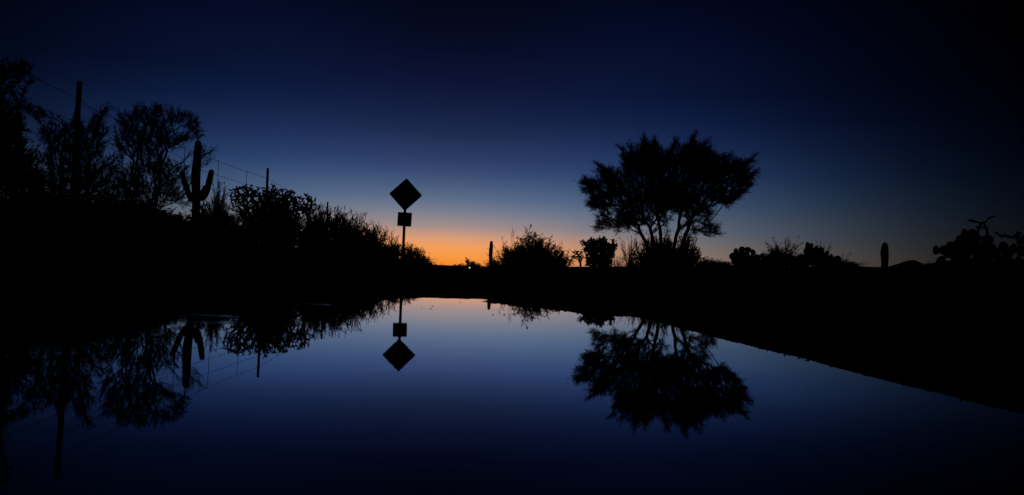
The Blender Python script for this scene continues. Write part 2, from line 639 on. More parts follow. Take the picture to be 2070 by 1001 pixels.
def tree(name, label, cat, lobes, base, d, spread, seed, n_attr=900, step=.16, kill=.22, tip=.006, thick=.018, stems=4, stem_r=.15,
         twigs=3, twig_len=.30, leaves=5, leaf_len=.06, leaf_w=.016, leaf_mat=None, out_bias=.6, up_bias=.5, group=None, sink=.1, fuzz=.6):
    rng = np.random.default_rng(seed)
    b = P(base[0], base[1], d)
    gzb = gz(b.x, b.y)
    B = np.array([b.x, b.y, gzb])
    lb = lobes_world(lobes, d, spread, rng)
    attr = sample_lobes(lb, n_attr, rng)
    attr = attr[attr[:, 2] > gzb + .35]
    st = [B + np.array([math.cos(a) * stem_r, math.sin(a) * stem_r, -sink]) for a in np.arange(stems) * 2 * math.pi / stems + .4]
    nodes, par = colonize(st, attr, step, kill, rng)
    nodes = smooth_nodes(nodes, par)
    r, leaf = radii(nodes, par, tip)
    e = np.nonzero(par >= 0)[0]
    root = empty(name, B)
    tag(root, label, cat, group)
    big = e[r[e] > thick]
    small = e[r[e] <= thick]
    tv = tubes(nodes[par[big]] - B, nodes[big] - B, np.minimum(r[par[big]], r[big] * 1.25), r[big], 7)
    link('trunk', mesh_np('trunk', *tv, smooth=True), M_BARK, root)
    parts = [tubes(nodes[par[small]] - B, nodes[small] - B, np.minimum(r[par[small]], r[small] * 1.3), r[small], 4)]
    # fine twigs
    cen = np.array([c for c, _ in lb]).mean(0)
    cen[2] = B[2] + .35 * (cen[2] - B[2])
    tn = e[r[e] <= tip * 2.4]
    src = np.repeat(tn, twigs)
    pos = nodes[src] - (nodes[src] - nodes[par[src]]) * rng.random((len(src), 1))
    dirp = nodes[src] - nodes[par[src]]
    dirp /= np.maximum(np.linalg.norm(dirp, axis=1, keepdims=True), 1e-9)
    outw = pos - cen
    outw /= np.maximum(np.linalg.norm(outw, axis=1, keepdims=True), 1e-9)
    dv = dirp * .7 + outw * out_bias + np.array([0, 0, up_bias]) + rng.normal(0, .45, pos.shape)
    dv /= np.linalg.norm(dv, axis=1, keepdims=True)
    L = twig_len * rng.uniform(.45, 1.25, len(src))
    mid = pos + dv * (L * .5)[:, None]
    dv2 = dv + rng.normal(0, .22, pos.shape)
    dv2 /= np.linalg.norm(dv2, axis=1, keepdims=True)
    end = mid + dv2 * (L * .5)[:, None]
    parts.append(tubes(pos - B, mid - B, tip * .75, tip * .55, 3))
    parts.append(tubes(mid - B, end - B, tip * .55, tip * .3, 3))
    m = len(src) * leaves
    si = np.repeat(np.arange(len(src)), leaves)
    tt = rng.random(m)[:, None]
    lp = np.where(tt < .5, pos[si] + (mid[si] - pos[si]) * tt * 2, mid[si] + (end[si] - mid[si]) * (tt * 2 - 1))
    ld = dv2[si] * .8 + rng.normal(0, fuzz, (m, 3))
    parts.append(slivers(lp - B, ld, leaf_len * rng.uniform(.5, 1.3, m), leaf_w * rng.uniform(.6, 1.3, m), rng))
    v, q = merge(parts)
    link('crown', mesh_np('crown', v, q), leaf_mat or M_LEAF, root)
    return root


def shrub_protos(seed, stems, twigs, leaves, spread, leaf_len, leaf_w, wild):
    """Unit shrub: 1 m high, 1 m wide, stems fanning up from the root."""
    rng = np.random.default_rng(seed)
    seg0, seg1, r0, r1 = [], [], [], []
    t0, td, tl = [], [], []
    for _ in range(stems):
        a = rng.uniform(0, 2 * math.pi)
        cz = 1 - rng.random() ** 1.25 * .93
        sz_ = math.sqrt(1 - cz * cz)
        lump = noise.noise((math.cos(a) * sz_ * 2.2 + seed * 3.1, math.sin(a) * sz_ * 2.2, cz * 2.2))
        ln = rng.uniform(.62, 1.0) * (1 + .38 * lump) * (1 + wild * rng.exponential(.10))
        dirv = np.array([math.cos(a) * sz_ * .5 * spread, math.sin(a) * sz_ * .5 * spread, .10 + .88 * cz ** .85])
        tip_ = dirv * ln
        b0 = np.array([rng.normal(0, .04), rng.normal(0, .04), -.06])
        cmid = b0 + (tip_ - b0) * .5 + np.array([-dirv[0], -dirv[1], 0]) * .12 + np.array([0, 0, .03])
        us = np.linspace(0, 1, 7)
        pts_ = [(1 - u) ** 2 * b0 + 2 * u * (1 - u) * cmid + u * u * tip_ + rng.normal(0, .012, 3) * u for u in us]
        for i in range(6):
            seg0.append(pts_[i])
            seg1.append(pts_[i + 1])
            r0.append(.011 * (1 - us[i] * .8))
            r1.append(.011 * (1 - us[i + 1] * .8))
        for _ in range(twigs):
            u = rng.uniform(.22, 1.0)
            i = min(5, int(u * 6))
            f = u * 6 - i
            p = pts_[i] * (1 - f) + pts_[i + 1] * f
            dv = pts_[i + 1] - pts_[i]
            dv = dv / np.linalg.norm(dv) + rng.normal(0, .55, 3) + np.array([0, 0, .25])
            t0.append(p)
            td.append(dv / np.linalg.norm(dv))
            tl.append(rng.uniform(.06, .17) * (1.15 - .3 * u))
    t0, td, tl = np.array(t0), np.array(td), np.array(tl)
    te = t0 + td * tl[:, None]
    parts = [tubes(seg0, seg1, np.array(r0), np.array(r1), 4), tubes(t0, te, .0035, .0018, 3)]
    si = np.repeat(np.arange(len(t0)), leaves)
    m = len(si)
    lp = t0[si] + (te[si] - t0[si]) * (rng.random((m, 1)) * .9 + .1)
    ld = td[si] * .6 + rng.normal(0, .6, (m, 3))
    parts.append(slivers(lp, ld, leaf_len * rng.uniform(.5, 1.4, m), leaf_w * rng.uniform(.6, 1.4, m), rng))
    nst = len(parts[0][0])
    v, q = merge(parts[1:])
    return mesh_np('stems', *parts[0]), mesh_np('foliage', v, q)


PROTO = {
    'dense': [shrub_protos(s_, 120, 17, 8, 1.05, .036, .014, .7) for s_ in (1, 2, 3)],
    'sparse': [shrub_protos(s_, 60, 13, 6, 1.1, .030, .010, 1.5) for s_ in (4, 5, 6)],
    'dome': [shrub_protos(s_, 150, 20, 9, 1.15, .042, .020, .1) for s_ in (7, 8)],
}
for k in PROTO:
    for a, f in PROTO[k]:
        a.materials.append(M_BARK)
        f.materials.append(M_SHRUB)


def shrub(px, top, wpx, d, kind, label, seed, cat='shrub', group=None, name='desert_shrub', depth=1.0):
    tp = P(px, top, d)
    z0 = gz(tp.x, tp.y)
    h = max(.25, tp.z - z0)
    w = wpx / F_PX * d
    rr = random.Random(seed)
    st, fo = PROTO[kind][seed % len(PROTO[kind])]
    root = empty(name, (tp.x, tp.y, z0 - .02), rr.uniform(0, 6.28))
    root.scale = (w, w * depth, h / .95)
    tag(root, label, cat, group)
    link('stems', st, None, root)
    link('foliage', fo, None, root)
    return root


def ribbed(path, rad, ribs=13, depth=.10, per=4):
    """Ribbed cactus column along a path of (point, radius) with a rounded crown."""
    bm = bmesh.new()
    n = ribs * per
    rings = []
    for i, (p, r) in enumerate(zip(path, rad)):
        a = path[max(0, i - 1)]
        c = path[min(len(path) - 1, i + 1)]
        dv = (c - a).normalized()
        sx = dv.cross(Vector((0, 1, 0.13))).normalized()
        sy = dv.cross(sx)
        ring = []
        for k in range(n):
            th = 2 * math.pi * k / n
            rr = r * (1 - depth * .5 + depth * .5 * math.cos(ribs * th))
            ring.append(bm.verts.new(p + sx * (rr * math.cos(th)) + sy * (rr * math.sin(th))))
        rings.append(ring)
    for a, c in zip(rings, rings[1:]):
        for k in range(n):
            bm.faces.new((a[k], a[(k + 1) % n], c[(k + 1) % n], c[k]))
    bm.faces.new(rings[-1])
    bm.faces.new(rings[0][::-1])
    return bm_mesh('column', bm, True)


def column_path(pts, rs, n=26, cap=6):
    """Resample a polyline (smoothed) and close it with a dome."""
    pts = [Vector(p) for p in pts]
    dense, dr = [], []
    m = len(pts)
    for i in range(m - 1):
        p0, p1, p2, p3 = pts[max(0, i - 1)], pts[i], pts[i + 1], pts[min(m - 1, i + 2)]
        k = max(2, n // (m - 1))
        for j in range(k):
            u = j / k
            q = .5 * ((2 * p1) + (p2 - p0) * u + (2 * p0 - 5 * p1 + 4 * p2 - p3) * u * u + (3 * p1 - p0 - 3 * p2 + p3) * u ** 3)
            dense.append(q)
            dr.append(rs[i] * (1 - u) + rs[i + 1] * u)
    end, dv, r = pts[-1], (pts[-1] - dense[-1]).normalized(), rs[-1]
    for j in range(cap + 1):
        a = j / cap * math.pi / 2 * .97
        dense.append(end + dv * (r * 1.25 * math.sin(a)))
        dr.append(max(r * math.cos(a), .004))
    return dense, dr


def saguaro(label, px, top, d, w_px, group=None, arms=(), bulge=1.08):
    tp = P(px, top, d)
    z0 = gz(tp.x, tp.y)
    r = .5 * w_px / F_PX * d
    root = empty('saguaro_cactus', (tp.x, tp.y, z0))
    tag(root, label, 'cactus', group)
    h = tp.z - z0
    hb = h - r * 1.0
    lean_ = .012 * h
    pts = [(0, 0, -.15), (lean_, 0, hb * .35), (-.5 * lean_, 0, hb * .65), (0, 0, hb * .88), (0, 0, hb)]
    p_, r_ = column_path(pts, [r * .85, r, r * bulge, r * 1.0, r * .80])
    link('trunk', ribbed(p_, r_), M_CACTUS, root)
    for (apts, ar) in arms:
        q = [P(ax, ay, d + ad) - Vector((tp.x, tp.y, z0)) for ax, ay, ad in apts]
        p_, r_ = column_path(q, [ar[0] / F_PX * d] + [ar[1] / F_PX * d] * (len(q) - 2) + [ar[2] / F_PX * d])
        link('arm', ribbed(p_, r_, 10), M_CACTUS, root)
    return root


def cholla(label, lobes, base, d, spread, seed, n_attr=260, step=.15, kill=.2, tip=.02, stems=3, spurs=2, group=None):
    rng = np.random.default_rng(seed)
    b = P(base[0], base[1], d)
    z0 = gz(b.x, b.y)
    B = np.array([b.x, b.y, z0])
    lb = lobes_world(lobes, d, spread, rng)
    attr = sample_lobes(lb, n_attr, rng)
    attr = attr[attr[:, 2] > z0 + .15]
    st = [B + np.array([math.cos(a) * .12, math.sin(a) * .12, -.05]) for a in np.arange(stems) * 2 * math.pi / stems]
    nodes, par = colonize(st, attr, step, kill, rng, up=.05)
    r, leaf = radii(nodes, par, tip, 3.2)
    e = np.nonzero(par >= 0)[0]
    big = e[r[e] > tip * 1.7]
    sm = e[r[e] <= tip * 1.7]
    root = empty('cholla_cactus', B)
    tag(root, label, 'cactus', group)
    tv = tubes(nodes[par[big]] - B, nodes[big] - B, r[par[big]].clip(0, .07), r[big].clip(0, .07), 7)
    link('trunk', mesh_np('trunk', *tv, smooth=True), M_CHOLLA, root)
    parts = [spindles(nodes[par[sm]] - B, nodes[sm] - B, np.maximum(r[sm], tip) * rng.uniform(.9, 1.15, len(sm)))]
    src = np.repeat(sm, spurs)
    dv = nodes[src] - nodes[par[src]]
    dv /= np.linalg.norm(dv, axis=1, keepdims=True)
    dv = dv * .5 + rng.normal(0, .7, dv.shape) + np.array([0, 0, .15])
    dv /= np.linalg.norm(dv, axis=1, keepdims=True)
    L = step * rng.uniform(.5, 1.05, len(src))
    keep = rng.random(len(src)) < .75
    p0, p1 = nodes[src][keep] - B, (nodes[src] + dv * L[:, None])[keep] - B
    parts.append(spindles(p0, p1, tip * rng.uniform(.7, 1.0, keep.sum())))
    v, q = merge(parts)
    tag(link('joints', mesh_np('joints', v, q, True), M_CHOLLA, root), kind='stuff')
    return root


def pad_mesh(seed):
    """Obovate flattened cactus pad, 1 m long, standing on its narrow end."""
    rr = random.Random(seed)
    bm = bmesh.new()
    bmesh.ops.create_uvsphere(bm, u_segments=14, v_segments=9, radius=.5)
    for v in bm.verts:
        z = v.co.z + .5
        f = .62 + .5 * math.sin(min(1, z) * math.pi * .62)
        v.co.x *= f * .98
        v.co.y *= .17 * (.8 + .3 * rr.random())
        v.co.z = z
        v.co.x += .02 * math.sin(z * 5 + seed)
    me = bm_mesh('pad', bm, True)
    me.materials.append(M_PAD)
    return me


PADS = [pad_mesh(i) for i in range(4)]


def prickly_pear(label, outline, base, d, seed, size, fill=30, spread=.5, group=None):
    """Pads whose centres sit at the photographed spots, plus a heap of pads below them."""
    rr = random.Random(seed)
    b = P(base[0], base[1], d)
    z0 = gz(b.x, b.y)
    root = empty('prickly_pear_cactus', (b.x, b.y, z0))
    tag(root, label, 'cactus', group)
    B = Vector((b.x, b.y, z0))

    def pad(cx_, cy_, cz_, s, lean, yaw):
        o = link('pad', rr.choice(PADS), None, root)
        rot = Matrix.Rotation(yaw, 3, 'Z') @ Matrix.Rotation(lean, 3, 'Y')
        o.rotation_euler = rot.to_euler()
        o.location = Vector((cx_, cy_, cz_)) - rot @ Vector((0, 0, s * .5))
        o.scale = (s, s, s)
    tops = []
    wd = max(abs((P(q[0], q[1], d) - B).x) for q in outline)
    for (px, py, k) in outline:
        dd = d + rr.uniform(-.25, .25)
        c = P(px, py, dd) - B
        s = size * k
        pad(c.x, c.y, c.z, s, max(-1.3, min(1.3, 1.6 * c.x / wd)) + rr.uniform(-.35, .35), rr.uniform(-.5, .5))
        tops.append((c, s))
    for i in range(fill):
        c, s = rr.choice(tops)
        u = rr.uniform(.0, .95)
        z = max(s * .42, c.z * (1 - u) - .25 * s)
        x = c.x * (1 - .6 * u) + rr.uniform(-.4, .4) * s
        y = c.y + rr.uniform(-spread, spread)
        pad(x, y, z, size * rr.uniform(.85, 1.15), rr.uniform(-.7, .7), rr.uniform(-1.2, 1.2))
    for i in range(max(5, fill // 4)):
        c, s = rr.choice(tops)
        x = c.x * .7 + rr.uniform(-.3, .3)
        pad(x, rr.uniform(-spread, spread), size * .40, size, rr.uniform(-.3, .3), rr.uniform(0, 3))
    return root


# ------------------------------------------------------------------ road sign seen from behind
D = 24.0


def rounded_plate(side, r, th, rot=0.0):
    bm = bmesh.new()
    prof_ = []
    hs = side / 2 - r
    for (cx_, cy_, a0) in ((hs, hs, 0), (-hs, hs, 90), (-hs, -hs, 180), (hs, -hs, 270)):
        for k in range(6):
            a = R(a0 + k * 18)
            x, z = cx_ + r * math.cos(a), cy_ + r * math.sin(a)
            prof_.append((x * math.cos(rot) - z * math.sin(rot), x * math.sin(rot) + z * math.cos(rot)))
    va = [bm.verts.new((x, 0, z)) for x, z in prof_]
    vb = [bm.verts.new((x, th, z)) for x, z in prof_]
    bm.faces.new(va)
    bm.faces.new(vb[::-1])
    n = len(va)
    for i in range(n):
        bm.faces.new((va[i], vb[i], vb[(i + 1) % n], va[(i + 1) % n]))
    return bm_mesh('plate', bm)


c1 = P(820, 393.5, D)
c2 = P(816.6, 443.5, D)
zb = gz(c1.x, D)
sign = empty('road_sign', (c1.x, D, zb), R(4))
tag(sign, 'diamond road sign above a small square plate, seen from behind on a metal post', 'road sign')
bm = bmesh.new()
ptop = c1.z - zb + .42
hgt = ptop + .5
zc = ptop - hgt / 2
box(bm, (0, 0, zc), (.045, .004, hgt))
for sgn in (-1, 1):
    box(bm, (sgn * .0235, -.016, zc), (.004, .034, hgt))
    box(bm, (sgn * .034, -.0335, zc), (.022, .004, hgt))
post = link('post', bm_mesh('post', bm), M_POST, sign)
o = link('diamond_plate', rounded_plate(.765, .045, .004, R(45 - 1.0)), M_PLATE, sign)
o.location = (0, .006, c1.z - zb)
d1 = o
o = link('square_plate', rounded_plate(.455, .03, .004, R(-1.4)), M_PLATE, sign)
o.location = (c2.x - c1.x + .02, .006, c2.z - zb)
d2 = o
for par_, zs in ((d1, (-.27, .27)), (d2, (-.14, .14))):
    for z in zs:
        bm = bmesh.new()
        bmesh.ops.create_cone(bm, cap_ends=True, segments=6, radius1=.012, radius2=.012, depth=.012, matrix=Matrix.Rotation(R(90), 4, 'X'))
        bo = link('bolt', bm_mesh('bolt', bm), M_POST, par_)
        bo.location = (0 if par_ is d1 else -.02 - (c2.x - c1.x), -.013, z)

# ------------------------------------------------------------------ wire fence up on the left bank
FS = -4.16
z_top = 2.52
fence = empty('wire_fence', (FS - SL * 8.6, 8.6, gz(FS - SL * 8.6, 8.6)))
tag(fence, 'barbed wire fence with slim posts running along the left bank', 'fence')
FO = Vector(fence.location)
posts_y = [-1.0, 8.6, 18.0, 27.9, 37.5]
tops = {-1.0: 2.45, 8.6: P(160, 165, 8.6).z, 18.0: P(541, 340, 18.0).z, 27.9: P(662, 408, 27.9).z, 37.5: 2.5}
pxs = {8.6: P(161, 165, 8.6).x, 18.0: P(541.5, 340, 18.0).x, 27.9: P(662.5, 408, 27.9).x}


def fx(y):
    if y in pxs:
        return pxs[y]
    ks = sorted(pxs)
    return float(np.interp(y, ks, [pxs[k] for k in ks])) if ks[0] < y < ks[-1] else FS - SL * y


for i, y in enumerate(posts_y):
    x = fx(y)
    zg = gz(x, y)
    bm = bmesh.new()
    hgt = tops[y] - zg + .4
    bmesh.ops.create_cone(bm, cap_ends=True, segments=10, radius1=.034, radius2=.029, depth=hgt)
    bmesh.ops.subdivide_edges(bm, edges=[e_ for e_ in bm.edges if abs(e_.verts[0].co.z - e_.verts[1].co.z) > .5], cuts=8)
    for v in bm.verts:
        v.co.x += .008 * noise.noise((v.co.z * 2, i, 0))
        v.co.y += .008 * noise.noise((v.co.z * 2, i, 5))
    o = link('post', bm_mesh('post', bm, True), M_WOOD, fence)
    o.location = Vector((x, y, tops[y] - hgt / 2)) - FO


def wire_z(y, k):
    tz = np.interp(y, posts_y, [tops[q] for q in posts_y])
    span = 0.0
    for a, b_ in zip(posts_y, posts_y[1:]):
        if a <= y <= b_:
            u = (y - a) / (b_ - a)
            span = -.05 * 4 * u * (1 - u)
    return tz - .25 - .27 * k + span


for k in range(4):
    yy = np.arange(-1.0, 37.51, .35)
    pw = np.array([(fx(float(y)) if float(y) not in pxs else pxs[y], y, wire_z(y, k)) for y in yy]) - np.array(FO)
    parts = [tubes(pw[:-1], pw[1:], .0029, .0029, 5)]
    by = np.arange(-1, 37.4, .13)
    bx = np.array([(fx(float(y)), y, wire_z(y, k)) for y in by]) - np.array(FO)
    rg = np.random.default_rng(k)
    dv = rg.normal(size=bx.shape) * .016
    parts.append(tubes(bx - dv, bx + dv, .0022, .0014, 3))
    link('wire', mesh_np('wire', *merge(parts)), M_WIRE, fence)
for y in (3.0, 5.9, 10.3, 12.2, 14.05, 16.1, 20.2, 22.3, 24.5, 26.2, 30.2, 32.6, 35.0):
    x = fx(y)
    p0 = np.array([(x, y, wire_z(y, 0) + .03)]) - np.array(FO)
    p1 = np.array([(x + .01, y, max(wire_z(y, 3) - .06, gz(x, y) + .02))]) - np.array(FO)
    link('stay', mesh_np('stay', *tubes(p0, p1, .0046, .0046, 6)), M_WIRE, fence)

# ------------------------------------------------------------------ trees
PV_LOBES = [(1195, 378, 22), (1225, 362, 24), (1230, 400, 30), (1208, 412, 20), (1225, 440, 20), (1212, 460, 10), (1255, 375, 34), (1270, 420, 34),
            (1262, 445, 24), (1275, 335, 24), (1300, 310, 22), (1320, 305, 20), (1300, 345, 40), (1330, 335, 36), (1330, 385, 44),
            (1300, 400, 38), (1365, 340, 32), (1400, 305, 20), (1415, 315, 22), (1400, 345, 42),
            (1385, 390, 42), (1440, 345, 38), (1440, 390, 38), (1470, 355, 30), (1500, 345, 20), (1500, 370, 24),
            (1485, 390, 18), (1465, 410, 16), (1425, 432, 18), (1440, 465, 14), (1425, 455, 16), (1365, 418, 24), (1310, 430, 22), (1283, 452, 14),
            (1432, 478, 8), (1300, 455, 10), (1335, 420, 28), (1385, 428, 22), (1345, 400, 38), (1290, 438, 20), (1405, 420, 26), (1250, 462, 10), (1345, 445, 18), (1310, 448, 15), (1390, 450, 16), (1375, 462, 10), (1325, 466, 9), (1218, 466, 9),
            (1235, 455, 12), (1272, 462, 8), (1214, 470, 6), (1250, 470, 7), (1290, 470, 7), (1402, 464, 10), (1420, 474, 8), (1448, 474, 6), (1350, 470, 8)]
PV_TIPS = [(1170, 366), (1180, 388), (1204, 332), (1226, 346), (1252, 302), (1274, 296), (1300, 278), (1324, 286), (1366, 287), (1403, 272), (1437, 288),
           (1470, 316), (1495, 324), (1527, 320), (1531, 346), (1524, 374), (1498, 398), (1348, 312), (1386, 300), (1190, 412)]
tree('palo_verde_tree', 'broad vase-shaped tree with forked trunks standing alone right of the middle', 'tree',
     [(x, y, r * .84) for x, y, r in PV_LOBES] + [(1345 + (x - 1345) * f, 450 + (y - 450) * f, r) for x, y in PV_TIPS
                                                 for f, r in ((1.0, 4), (.95, 6), (.88, 9), (.80, 11))],
     (1345, 545), 30.0, 1.7, 21, n_attr=8500, step=.13, kill=.12, tip=.006, thick=.026, stems=5, stem_r=.16, twigs=5, twig_len=.30,
     leaves=12, leaf_len=.13, leaf_w=.0115, leaf_mat=M_GREEN, out_bias=.95, up_bias=.2, fuzz=.36)

tree('mesquite_tree', 'upright mesquite tree behind the tall fence post on the left bank', 'tree',
     [(150, 255, 18), (110, 290, 26), (150, 285, 32), (195, 262, 22), (190, 295, 26), (205, 235, 13), (120, 330, 34), (175, 335, 36),
      (150, 380, 45), (215, 330, 16), (95, 265, 16), (85, 235, 14), (60, 225, 12), (40, 218, 10), (110, 255, 10), (205, 380, 40), (100, 390, 40),
      (215, 225, 8), (128, 305, 20)],
     (150, 500), 20.0, 1.1, 31, n_attr=2600, step=.12, kill=.12, tip=.005, thick=.02, stems=4, stem_r=.2, twigs=4, twig_len=.24, leaves=9,
     leaf_len=.09, leaf_w=.014, out_bias=.35, up_bias=.85, fuzz=.4)
tree('mesquite_tree', 'wide mesquite tree whose right branches reach behind the armed saguaro', 'tree',
     [(255, 250, 22), (290, 240, 26), (318, 222, 12), (325, 245, 24), (355, 240, 20), (385, 255, 18), (375, 235, 10), (395, 278, 12), (270, 290, 34),
      (310, 290, 32), (345, 285, 26), (372, 285, 12), (240, 235, 8), (300, 345, 36), (265, 370, 32), (330, 345, 26), (358, 340, 12), (378, 343, 7),
      (392, 338, 6), (425, 313, 9), (433, 303, 7), (424, 328, 8), (412, 322, 6), (335, 385, 26), (352, 395, 12), (300, 400, 40), (250, 410, 36), (232, 300, 10),
      (400, 266, 9), (396, 246, 6), (347, 362, 18), (372, 356, 9), (392, 346, 6), (352, 400, 18), (372, 410, 12), (236, 342, 16), (246, 318, 13), (380, 318, 7),
      (232, 262, 8), (404, 300, 5)],
     (285, 490), 25.0, 1.4, 33, n_attr=4200, step=.13, kill=.13, tip=.0055, thick=.02, stems=5, stem_r=.25, twigs=4, twig_len=.26, leaves=8,
     leaf_len=.095, leaf_w=.014, out_bias=.5, up_bias=.65, fuzz=.4)
tree('mesquite_tree', 'dark mesquite tree cut off by the left edge of the picture', 'tree',
     [(5, 160, 26), (40, 148, 22), (25, 185, 14), (62, 145, 9), (70, 155, 7), (60, 128, 7), (-50, 160, 42), (0, 275, 34), (15, 320, 44), (40, 360, 48), (-50, 260, 90),
      (60, 400, 50), (-40, 380, 110), (90, 430, 45), (20, 430, 70), (-120, 300, 140)],
     (-30, 560), 10.5, .8, 35, n_attr=5000, step=.09, kill=.075, tip=.003, thick=.012, stems=4, stem_r=.15, twigs=4, twig_len=.15, leaves=9,
     leaf_len=.05, leaf_w=.018, out_bias=.4, up_bias=.3)
tree('mesquite_tree', 'mesquite tree at the right edge with thin branches hanging into the top corner', 'tree',
     [(1990, 40, 30), (2035, 30, 36), (1945, 20, 12), (2060, 85, 22), (2030, 75, 14), (1960, 45, 12), (2120, 20, 100), (2150, 150, 100), (2120, 250, 60), (2074, 398, 14),
      (2066, 402, 7), (2110, 400, 40), (2200, 300, 120), (2180, 80, 120)],
     (2230, 570), 9.5, .8, 37, n_attr=900, step=.10, kill=.15, tip=.004, thick=.014, stems=3, stem_r=.12, twigs=3, twig_len=.16, leaves=5,
     leaf_len=.045, leaf_w=.013, out_bias=.4, up_bias=-.1)

# ------------------------------------------------------------------ columnar cacti
saguaro('tall saguaro cactus with two raised arms on the left bank', 401, 284, 34.0, 16,
        arms=[([(400, 408, 0), (388, 403, -.1), (380, 388, -.1), (374, 370, -.1), (368.5, 352, -.1)], (5.0, 5.9, 5.0)),
              ([(403, 402, 0), (412, 398, .1), (418, 386, .1), (423, 366, .1), (427, 349, .1)], (5.4, 6.2, 5.4)),
              ([(405, 395, -.2), (411, 385, -.25), (413, 379, -.25)], (4, 4.4, 3.6))], bulge=1.12)
saguaro('slim young saguaro cactus standing against the orange glow', 993.5, 487, 33.0, 7.6)
saguaro('stubby lone saguaro cactus left of the far hill', 1789, 490, 24.0, 14, bulge=1.12)
saguaro('small saguaro tip rising out of a prickly pear clump', 1632.5, 489, 29.0, 9)

# ------------------------------------------------------------------ chollas
cholla('big spreading cholla cactus in front of the middle fence post', [(480, 395, 16), (500, 390, 18), (525, 398, 20), (555, 400, 22),
       (580, 402, 20), (600, 410, 18), (475, 415, 12), (500, 420, 24), (535, 425, 28), (575, 425, 28), (545, 383, 10), (505, 382, 8), (478, 382, 7),
       (553, 377, 6), (590, 398, 12), (610, 425, 18), (520, 440, 26), (570, 445, 26)],
       (545, 500), 21.0, .75, 41, n_attr=1500, step=.11, kill=.10, tip=.019, spurs=3, stems=6)
cholla('smaller cholla cactus at the right end of the big cholla', [(622, 398, 10), (630, 408, 12), (618, 418, 14), (640, 420, 8), (628, 430, 14), (610, 408, 8)],
       (622, 500), 22.0, .35, 43, n_attr=330, step=.10, kill=.10, tip=.017, spurs=3, stems=2)
cholla('cholla cactus with a knobby crown left of the broad tree', [(1195, 494, 13), (1215, 492, 14), (1234, 499, 12), (1205, 507, 20), (1228, 512, 16), (1240, 488, 5),
       (1180, 491, 6), (1186, 505, 8), (1200, 525, 18), (1222, 530, 16), (1245, 497, 5)],
       (1208, 560), 25.0, .5, 45, n_attr=2400, step=.08, kill=.06, tip=.017, spurs=4, stems=6)
cholla('little cholla cactus leaning out beside the knobby cholla', [(1163, 516, 8), (1172, 514, 8), (1176, 524, 6), (1160, 522, 4)],
       (1175, 560), 25.5, .2, 47, n_attr=160, step=.075, kill=.07, tip=.017, spurs=3, stems=1)
cholla('cholla cactus with long arms behind the near prickly pear', [(1955, 446, 6), (1970, 449, 5), (1990, 455, 7), (2005, 443, 6), (2008, 437, 4), (1996, 465, 6), (1990, 480, 8),
       (1972, 462, 5), (1998, 490, 10)],
       (1992, 570), 15.0, .2, 49, n_attr=70, step=.09, kill=.1, tip=.021, spurs=1, stems=2)
cholla('cholla cactus with a drooping arm at the right edge', [(2020, 474, 5), (2035, 479, 5), (2048, 478, 8), (2062, 470, 10), (2066, 482, 12), (2085, 480, 20), (2058, 490, 8)],
       (2066, 580), 14.5, .2, 51, n_attr=90, step=.085, kill=.09, tip=.02, spurs=2, stems=2)

# ------------------------------------------------------------------ prickly pears
prickly_pear('large prickly pear cactus with round pads at the right edge', [(1893, 506, .95), (1909, 506, .95), (1922, 498, 1), (1936, 492, .9), (1941, 483, .8),
             (1950, 474, 1.1), (1966, 473, 1.0), (1973, 482, 1.1), (1958, 488, 1.1), (1940, 505, 1.1), (1920, 513, 1), (1985, 500, 1.1), (1970, 503, 1.2), (2003, 503, 1.1), (2028, 500, 1.1),
             (2048, 503, 1.1), (1955, 515, 1.2), (2010, 512, 1.2), (2065, 508, 1.2), (1993, 512, 1.1), (1935, 520, 1.2), (2035, 515, 1.2)],
             (1975, 570), 13.0, 61, .175, fill=110, spread=.35)
prickly_pear('domed prickly pear cactus right of the broad tree', [(1488, 509, 1), (1500, 505, 1), (1512, 506, 1), (1522, 511, 1), (1481, 518, 1), (1497, 515, 1.1), (1508, 516, 1.1),
             (1528, 521, .8), (1540, 518, .9), (1552, 520, .8), (1518, 524, 1), (1485, 528, 1), (1535, 530, 1)],
             (1512, 560), 27.0, 63, .25, fill=90, spread=.5)
prickly_pear('prickly pear cactus clump around a small saguaro', [(1640, 498, 1), (1650, 503, 1), (1660, 506, 1), (1672, 512, .8), (1668, 518, 1), (1630, 508, 1), (1645, 512, 1.1),
             (1655, 516, 1.1), (1680, 520, 1), (1622, 520, 1), (1635, 522, 1), (1665, 528, 1), (1690, 528, .9)],
             (1650, 560), 27.0, 65, .23, fill=90, spread=.5)

